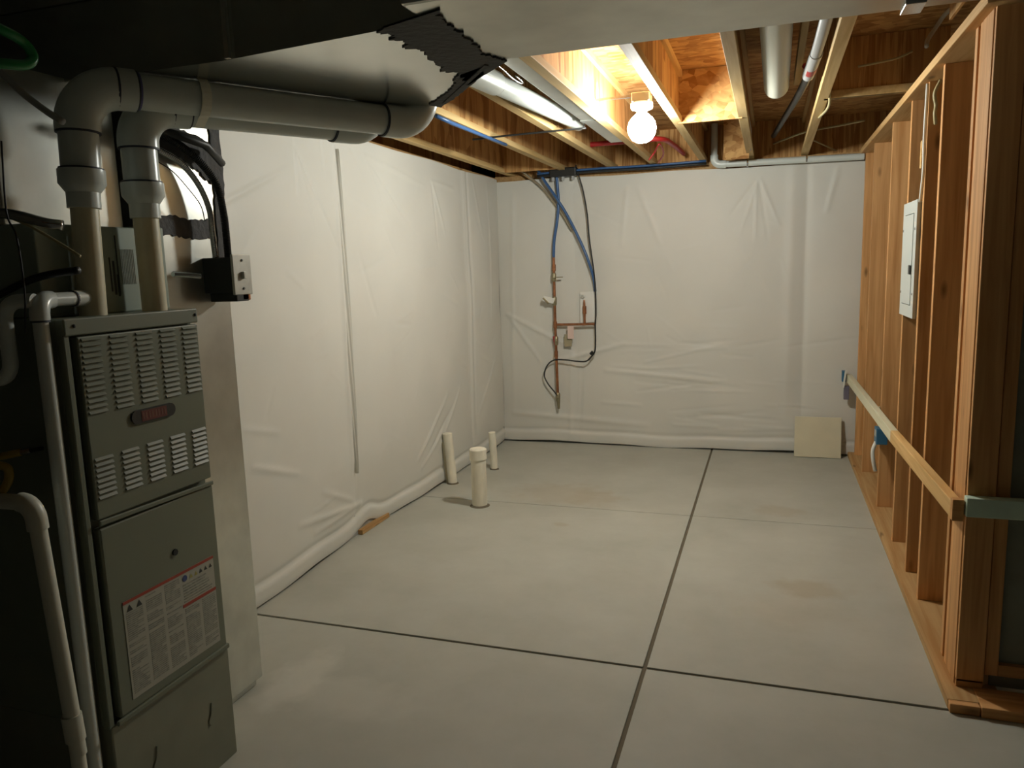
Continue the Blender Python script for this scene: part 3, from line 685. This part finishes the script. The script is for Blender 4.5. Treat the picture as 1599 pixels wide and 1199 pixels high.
# ================================================================== WATER MANIFOLD ON THE END WALL
YM = YB-.085
def W(x, y, d=0): return U(x, y, Y=YM-d)
t = thing('water_manifold', 'copper water pipe with valves hanging on the white end wall', 'pipe', W(870,638))
MB().tube([W(864.5,400), W(867,507), W(871,615)], .0125, 14).build('riser', M['copper'], t, smooth='auto')
MB().tube([W(867,507), W(930,506)], .0115, 14).build('branch', M['copper'], t, smooth='auto')
for x, y in ((865,418),(867,507),(868.5,553)): MB().tube([W(x,y-5), W(x,y+5)], .017, 14).build('fitting', M['copper'], t, smooth='auto')
for x, y in ((865,433),(866,470),(868.5,532),(871.5,620)):
    v = MB().tube([W(x,y-7), W(x,y-5), W(x,y+5), W(x,y+7)], [.014,.021,.021,.014], 12).build('valve', M['brass'], t, smooth='auto')
    MB().tube([W(x,y), W(x,y,.04)], .007, 8).build('stem', M['brass'], v)
MB().bar(W(867,433,.035), W(879,432.5,.035), .02, .008).build('valve_handle', M['brass'], t, bevel=.002)
MB().bar(W(865,470,.04), W(848,466,.05), .05, .01, (0,-1,0)).build('valve_handle', M['white'], t, bevel=.003)
MB().bar(W(857,474,.045), W(848,465,.05), .02, .012, (0,-1,0)).build('valve_handle', M['brass'], t, bevel=.003)
MB().tube([W(872,622), W(872.5,638)], [.018,.012], 12).build('hose_bib', M['brass'], t, smooth='auto')
MB().tube([W(866,525),W(868,538)], .018, 12).build('red_handle', M['red'], t, smooth='auto')
MB().tube([W(913,505), W(912.5,474), W(912,468)], [.011,.011,.006], 12).build('stub_out', M['copper'], t, smooth='auto')
MB().tube([W(913,490), W(912.7,478)], .017, 12).build('coupling', M['copper'], t, smooth='auto')
t = thing('backing_board', 'small white board behind the copper stub on the end wall', 'board', W(919,505,-.04))
bb = [W(906,456,-.035), W(931.5,455,-.035), W(931.5,503,-.035), W(906,504,-.035)]
MB().add([p for p in bb]+[p+Vector((0,.02,0)) for p in bb], [(0,3,2,1),(4,5,6,7),(0,1,5,4),(1,2,6,5),(2,3,7,6),(3,0,4,7)]).build('board', M['white'], t)
pp = W(910,463,-.028); MB().lathe(pp, [(.018,0),(.018,.006),(.012,.008)], 12, (0,-1,0)).build('clip', M['greycover'], t)
def card(name, a, b, m, label, d, tilt=0):
    p, q = W(*a, d), W(*b, d); t_ = Vector((tilt,0,0))
    vs = [Vector((p.x,p.y,p.z)), Vector((q.x,p.y,p.z)), Vector((q.x,p.y,q.z))+t_, Vector((p.x,p.y,q.z))+t_]
    return tag(MB().add(vs+[v+Vector((0,.003,0)) for v in vs], [(0,3,2,1),(4,5,6,7),(0,1,5,4),(1,2,6,5),(2,3,7,6),(3,0,4,7)]).build(name, M[m], None), label, 'tag')
card('paper_tag', (886,509), (896,529), 'paper', 'pink paper tag hanging from the copper branch pipe', .014)
card('tan_rectangle', (881,522), (893,541), 'kraft', 'plain tan rectangle close to the wall behind the pink tag', -.012)  # darker tan rectangle set behind, left of and below the pink tag
cable('blue_water_line', [(868,258,YM-.02),(870,285,YM),(872,315,YM),(870,345,YM),(865.5,375,YM),(864.5,402,YM)], YM, .0135, 'pexblue', 'blue water line feeding the top of the copper riser', 'pipe')
cable('blue_water_line', [(838,262,YM-.03),(850,282,YM-.03),(868,308,YM-.03),(885,335,YM-.02),(904,372,YM-.02),(918,405,YM-.02),(927,435,YM),(929.5,455,YM+.02)], YM, .0125, 'pexblue', 'blue water line slanting down to the white backing board', 'pipe')
cable('tan_water_line', [(808,262,YM),(822,273,YM+.02),(845,292,YM+.03),(866,318,YM+.03),(880,338,YM+.03),(893,360,YM+.03)], YM, .010, 'pextan', 'tan water line crossing behind the blue lines', 'pipe')
cable('bonding_wire', [(899,258),(903,272),(911,300),(917,335),(920,370),(924,400),(928,430),(930,460),(930.5,490),(929.5,508),(930,530),(929,548),(924,556),(915,564),(900,564),(884,562),(866,562),(855,570),(850,585),(855,598),(866,612),(871,618)], YM-.015, .0065, 'black', 'black bonding wire dropping along the wall and looping to the riser foot')
tag(MB().tube([W(922,553,.018), W(926,549,.018)], .014, 10).build('wire_clamp', M['blackmetal'], None), 'small dark clamp on the looping black wire', 'clamp')
# blue lines along the top of the end wall
t = thing('water_line_bundle', 'bundle of blue water lines running along the top of the end wall', 'pipe', (-1.3,YB-.1,2.44))
for k in range(4):
    z = 2.452+.022*(k % 2); y = YB-.10-.026*(k//2)
    MB().tube(spline([(-1.98,y,z-.005),(-1.5,y,z+.004),(-1.0,y-.01,z-.003),(-.52,y,z+.002)],6), .0095, 10).build('line', M['pexblue'] if k in (1, 3) else M['black'], t, smooth=True)
MB().box((-1.86,YB-.16,2.43),(-1.62,YB-.06,2.505)).build('manifold_block', M['blackmetal'], t, bevel=.01)
for k in range(3): MB().tube([(-1.84+.09*k,YB-.11,2.43),(-1.84+.09*k,YB-.11,2.40)], .014, 10).build('port', M['grey'], t, smooth='auto')

# white drain line along the top of the end wall
t = thing('wall_drain_line', 'white plastic pipe along the top of the end wall with upturned end', 'pipe', (-.4,YB-.1,2.43))
yw = YB-.11
MB().tube([(-.43,yw,2.442),(.68,yw,2.425)], .026, 18).build('pipe', M['pvc'], t, smooth='auto')
MB().tube(fillet([(-.36,yw,2.441),(-.455,yw,2.443),(-.455,yw,2.52)], .05), .032, 18).build('elbow', M['pvc'], t, smooth='auto')
MB().tube([(-.455,yw,2.5),(-.455,yw,2.77)], .026, 18).build('upturned_end', M['pvc'], t, smooth='auto')
for x in (-.19, .26): MB().tube([(x-.006,yw,2.436),(x+.006,yw,2.436)], .03, 14).build('clamp', M['steel'], t)

# ================================================================== LINES IN THE JOIST BAYS
t = thing('drain_pipe', 'fat grey white drain pipe hanging in the open joist bay', 'pipe', (.02,3.4,2.56))
MB().tube(fillet([(-.005,2.2,2.575),(.015,4.58,2.56),(.015,4.60,2.76)], .12, 10), .064, 26).build('pipe', M['dwv'], t, smooth='auto')
MB().tube([(-.0,3.0,2.572),(0.0,3.12,2.571)], .070, 26).build('coupling', M['dwv'], t, smooth='auto')
tag(MB().box((.105,2.2,2.60),(.135,4.7,2.66)).build('wood_strip', M['flange'], None, bevel=.002), 'wooden strip along the fat grey drain pipe', 'board')
t = thing('conduit_pipe', 'grey plastic conduit with red primer bands bending down a joist bay', 'pipe', U(1268,100,Z=2.53))
cpts = [U(1298,0,Z=2.53), U(1283,55,Z=2.53), U(1272,90,Z=2.53), U(1262,118,Z=2.53), U(1247,148,Z=2.56), U(1230,176,Z=2.60), U(1208,212,Z=2.63)]
MB().tube(spline(cpts[:4],6), .024, 16).build('pipe', M['grey'], t, smooth='auto')
MB().tube(spline(cpts[3:],6), .020, 16).build('flexible_tail', M['blackmetal'], t, smooth='auto')
MB().tube([U(1275,83,Z=2.53),U(1262,118,Z=2.53)], .028, 16).build('coupling', M['grey'], t, smooth='auto')
MB().tube([U(1268,103,Z=2.53),U(1265,111,Z=2.53)], .0287, 16).build('primer_band', M['red'], t, smooth='auto')
MB().tube([U(1257,103,Z=2.55),U(1261,108,Z=2.55)], .014, 8).build('primer_drip', M['red'], t)
def zc(name, px, Z, r, m, label, cat='cable'):
    return tag(MB().tube(spline([U(p[0],p[1],Z=(p[2] if len(p)>2 else Z)) for p in px],8), r, 8).build(name, M[m], None, smooth=True), label, cat)
tag(MB().tube(spline([U(905,227,Z=2.56),U(930,225,Z=2.56),U(975,221,Z=2.56),U(1030,217,Z=2.56),U(1050,225,Z=2.56),U(1068,240,Z=2.54)],8), .019, 12).build('red_water_line', M['red'], None, smooth=True), 'red water line passing through the joists by the bulb', 'pipe')
tag(MB().tube(spline([U(1013,250,Y=6.0),U(1022,238,Y=6.0),U(1030,225,Y=5.9),U(1036,240,Y=6.2),U(1028,254,Y=6.5)],8), .007, 8).build('red_cable', M['red'], None, smooth=True), 'thin red cable looping down behind the bulb', 'cable')
tag(MB().tube([U(681,181,X=-1.70),U(705,192,X=-1.70),U(735,204,X=-1.70),U(790,226,X=-1.70)], .011, 10).build('blue_cable', M['pexblue'], None, smooth=True), 'blue line lying along a joist beyond the vent elbow', 'cable')
zc('steel_strap', [(738,218,2.47),(790,212,2.475),(850,206,2.475),(915,200,2.478)], 2.475, .006, 'blackmetal', 'dark cable strung under the joists below the white bay pipe', 'cable')
tag(MB().tube(spline([U(1180,236,Z=2.60),U(1222,219,Z=2.60),U(1262,205,Z=2.60),U(1310,196,Z=2.60),U(1350,188,Z=2.60)],8), .008, 8).build('yellow_cable', M['insul'], None, smooth=True), 'yellow cable strung through the joist above the end wall', 'cable')
tag(MB().tube(spline([U(1268,218,Z=2.56),U(1290,228,Z=2.53),U(1312,238,Z=2.50)],8), .006, 8).build('yellow_cable', M['insul'], None, smooth=True), 'short yellow cable drooping to the top of the end wall', 'cable')
tag(MB().tube(spline([(.275,4.5,2.53),(.285,4.56,2.47),(.283,4.75,2.465),(.272,4.95,2.475),(.262,5.1,2.484)],8), .007, 8).build('loose_cable', M['insul'], None, smooth=True), 'loose cable end hanging beside the joist next to the stud wall', 'cable')
tag(MB().tube(spline([U(1340,104,Y=4.5),U(1370,98,Y=4.48),U(1400,91,Y=4.5),U(1425,80,Y=4.5)],8), .006, 8).build('yellow_cable', M['insul'], None, smooth=True), 'yellow cable stapled across the dark blocking', 'cable')
tag(MB().tube(spline([U(1143,90,Y=3.6),U(1153,130,Y=4.2),U(1163,160,Y=4.8),U(1172,200,Y=5.6),U(1172,235,Y=6.3)],8), .006, 8).build('brown_cable', M['pextan'], None, smooth=True), 'thin brown cable following the joist beside the fat drain pipe', 'cable')

# ================================================================== ON THE STUD WALL
t = thing('breaker_panel', 'grey electrical breaker panel with a closed door on the studs', 'breaker panel', (WX,4.4,1.33))
PA, PB, pz0, pz1 = 4.20, 4.60, 1.335, 1.915
PX = WX-.018
bd = MB().box((WX-.004,PA+.012,pz0+.01),(WX+.085,PB-.012,pz1-.01)).build('panel_box', M['panel'], t, bevel=.003)
da, db, dz0, dz1 = PA+.075, PB-.06, pz0+.06, pz1-.06
cv = MB().box((PX,PA,pz0),(WX-.003,PB,dz0)).box((PX,PA,dz1),(WX-.003,PB,pz1)).box((PX,PA,dz0),(WX-.003,da,dz1)).box((PX,db,dz0),(WX-.003,PB,dz1)).build('cover', M['panel'], t)
dr = MB().box((PX-.003,da+.006,dz0+.004),(WX-.003,db-.004,dz1-.004)).build('door', M['panel'], t, bevel=.002)
MB().box((PX-.010,PA+.08,1.552),(PX-.005,PA+.125,1.598)).build('latch', M['nameplate'], dr, bevel=.002)
for y in (PA+.03, PB-.025):
    for z in (pz0+.12, pz1-.14): MB().lathe((PX+.001,y,z), [(.007,0),(.007,.002),(.003,.005)], 10, (-1,0,0)).build('screw', M['steel'], cv, smooth='auto')
tag(MB().tube(spline([U(1500,5,X=.75),U(1478,20,X=.75),U(1462,42,X=.72),U(1449,62,X=.68),U(1447,72,X=.645)],8), .010, 8).build('panel_feed_cable', M['whitecable'], None, smooth=True), 'white cable looping over the top plate above the breaker panel', 'cable')
xx = WX+.02
tag(MB().tube(spline([(xx+.02,4.12,2.44),(xx-.005,4.10,2.38),(xx+.005,4.115,2.33),(xx,4.10,2.29),(xx+.01,4.13,2.25)],8), .008, 8).build('yellow_cable', M['insul'], None, smooth=True), 'kinked yellow cable stapled near the top of a stud', 'cable')
tag(MB().tube(spline([(WX-.006,4.165,2.44),(WX-.008,4.17,2.2),(WX-.006,4.165,2.05),(WX-.008,4.20,1.9)],8), .0065, 8).build('white_cable', M['whitecable'], None, smooth=True), 'white cable running down the stud edge to the breaker panel', 'cable')
tag(MB().box((WX-.012,4.20,2.06),(WX+.05,4.238,2.19)).build('wood_block', M['orangewood'], None, bevel=.003), 'small wooden block nailed between studs above the breaker panel', 'wood block')
# horizontal rail nailed across the studs
t = tag(MB().bar((.632,6.71,.672),(.648,4.42,.690),.038,.064).build('rail_board', M['palewood'], None, bevel=.003), 'pale far length of the rail nailed across the studs', 'board', None)
t = tag(MB().bar((.6485,4.42,.690),(.660,3.035,.725),.038,.064).build('rail_board', M['orangewood'], None, bevel=.003), 'orange near length of the rail nailed across the studs', 'board', None)
tag(MB().box((WX-.05,3.0,.69),(WX-.012,3.036,.77)).build('rail_end_block', M['studx'], None, bevel=.003), 'dark cut block at the corner end of the rail', 'wood block')
tag(MB().box((WX-.008,2.985,.713),(2.4,3.03,.782)).build('ledger_board', M['greenboard'], None, bevel=.003), 'pale green board fixed across the dark corner post', 'board')
# boxes and cables along the rail
t = thing('outlet_box', 'blue plastic outlet box with loose white cable under the rail', 'electrical box', (WX,5.2,.5))
MB().box((WX-.035,5.15,.475),(WX+.03,5.258,.575)).build('box_body', M['bluebox'], t, bevel=.004)
MB().box((WX-.037,5.165,.52),(WX-.03,5.225,.56)).build('outlet_face', M['greycover'], t, bevel=.002)
MB().tube(spline([(WX-.03,5.2,.48),(WX-.05,5.17,.43),(WX-.045,5.16,.36),(WX-.03,5.17,.30)],6), .012, 8).build('cable_tail', M['whitecable'], t, smooth=True)
MB().tube(spline([(WX-.01,5.24,.57),(WX-.02,5.27,.62),(WX-.01,5.26,.70)],6), .006, 8).build('cable_lead', M['insul'], t, smooth=True)
t = thing('junction_box', 'blue junction box with a hanging flap at the far end of the rail', 'electrical box', (.6,6.68,.6))
MB().box((.575,6.66,.645),(.605,6.72,.735)).build('box_body', M['bluebox'], t, bevel=.003)
MB().bar((.60,6.655,.74),(.585,6.65,.60),.02,.012,(1,0,0)).build('white_flap', M['whitecable'], t)
MB().box((.592,6.66,.50),(.632,6.70,.61)).build('lower_box', mat('dull purple grey plastic', (.16,.15,.20), .5), t, bevel=.003)
# cream board leaning in the corner
t = thing('leaning_board', 'cream square board leaning against the end wall in the corner', 'board', (.41,YB-.1,0))
MB().bar((.405,YB-.135,0.002),(.405,YB-.075,.335),.365,.016,(0,-1,0)).build('board', M['board'], t, bevel=.003)
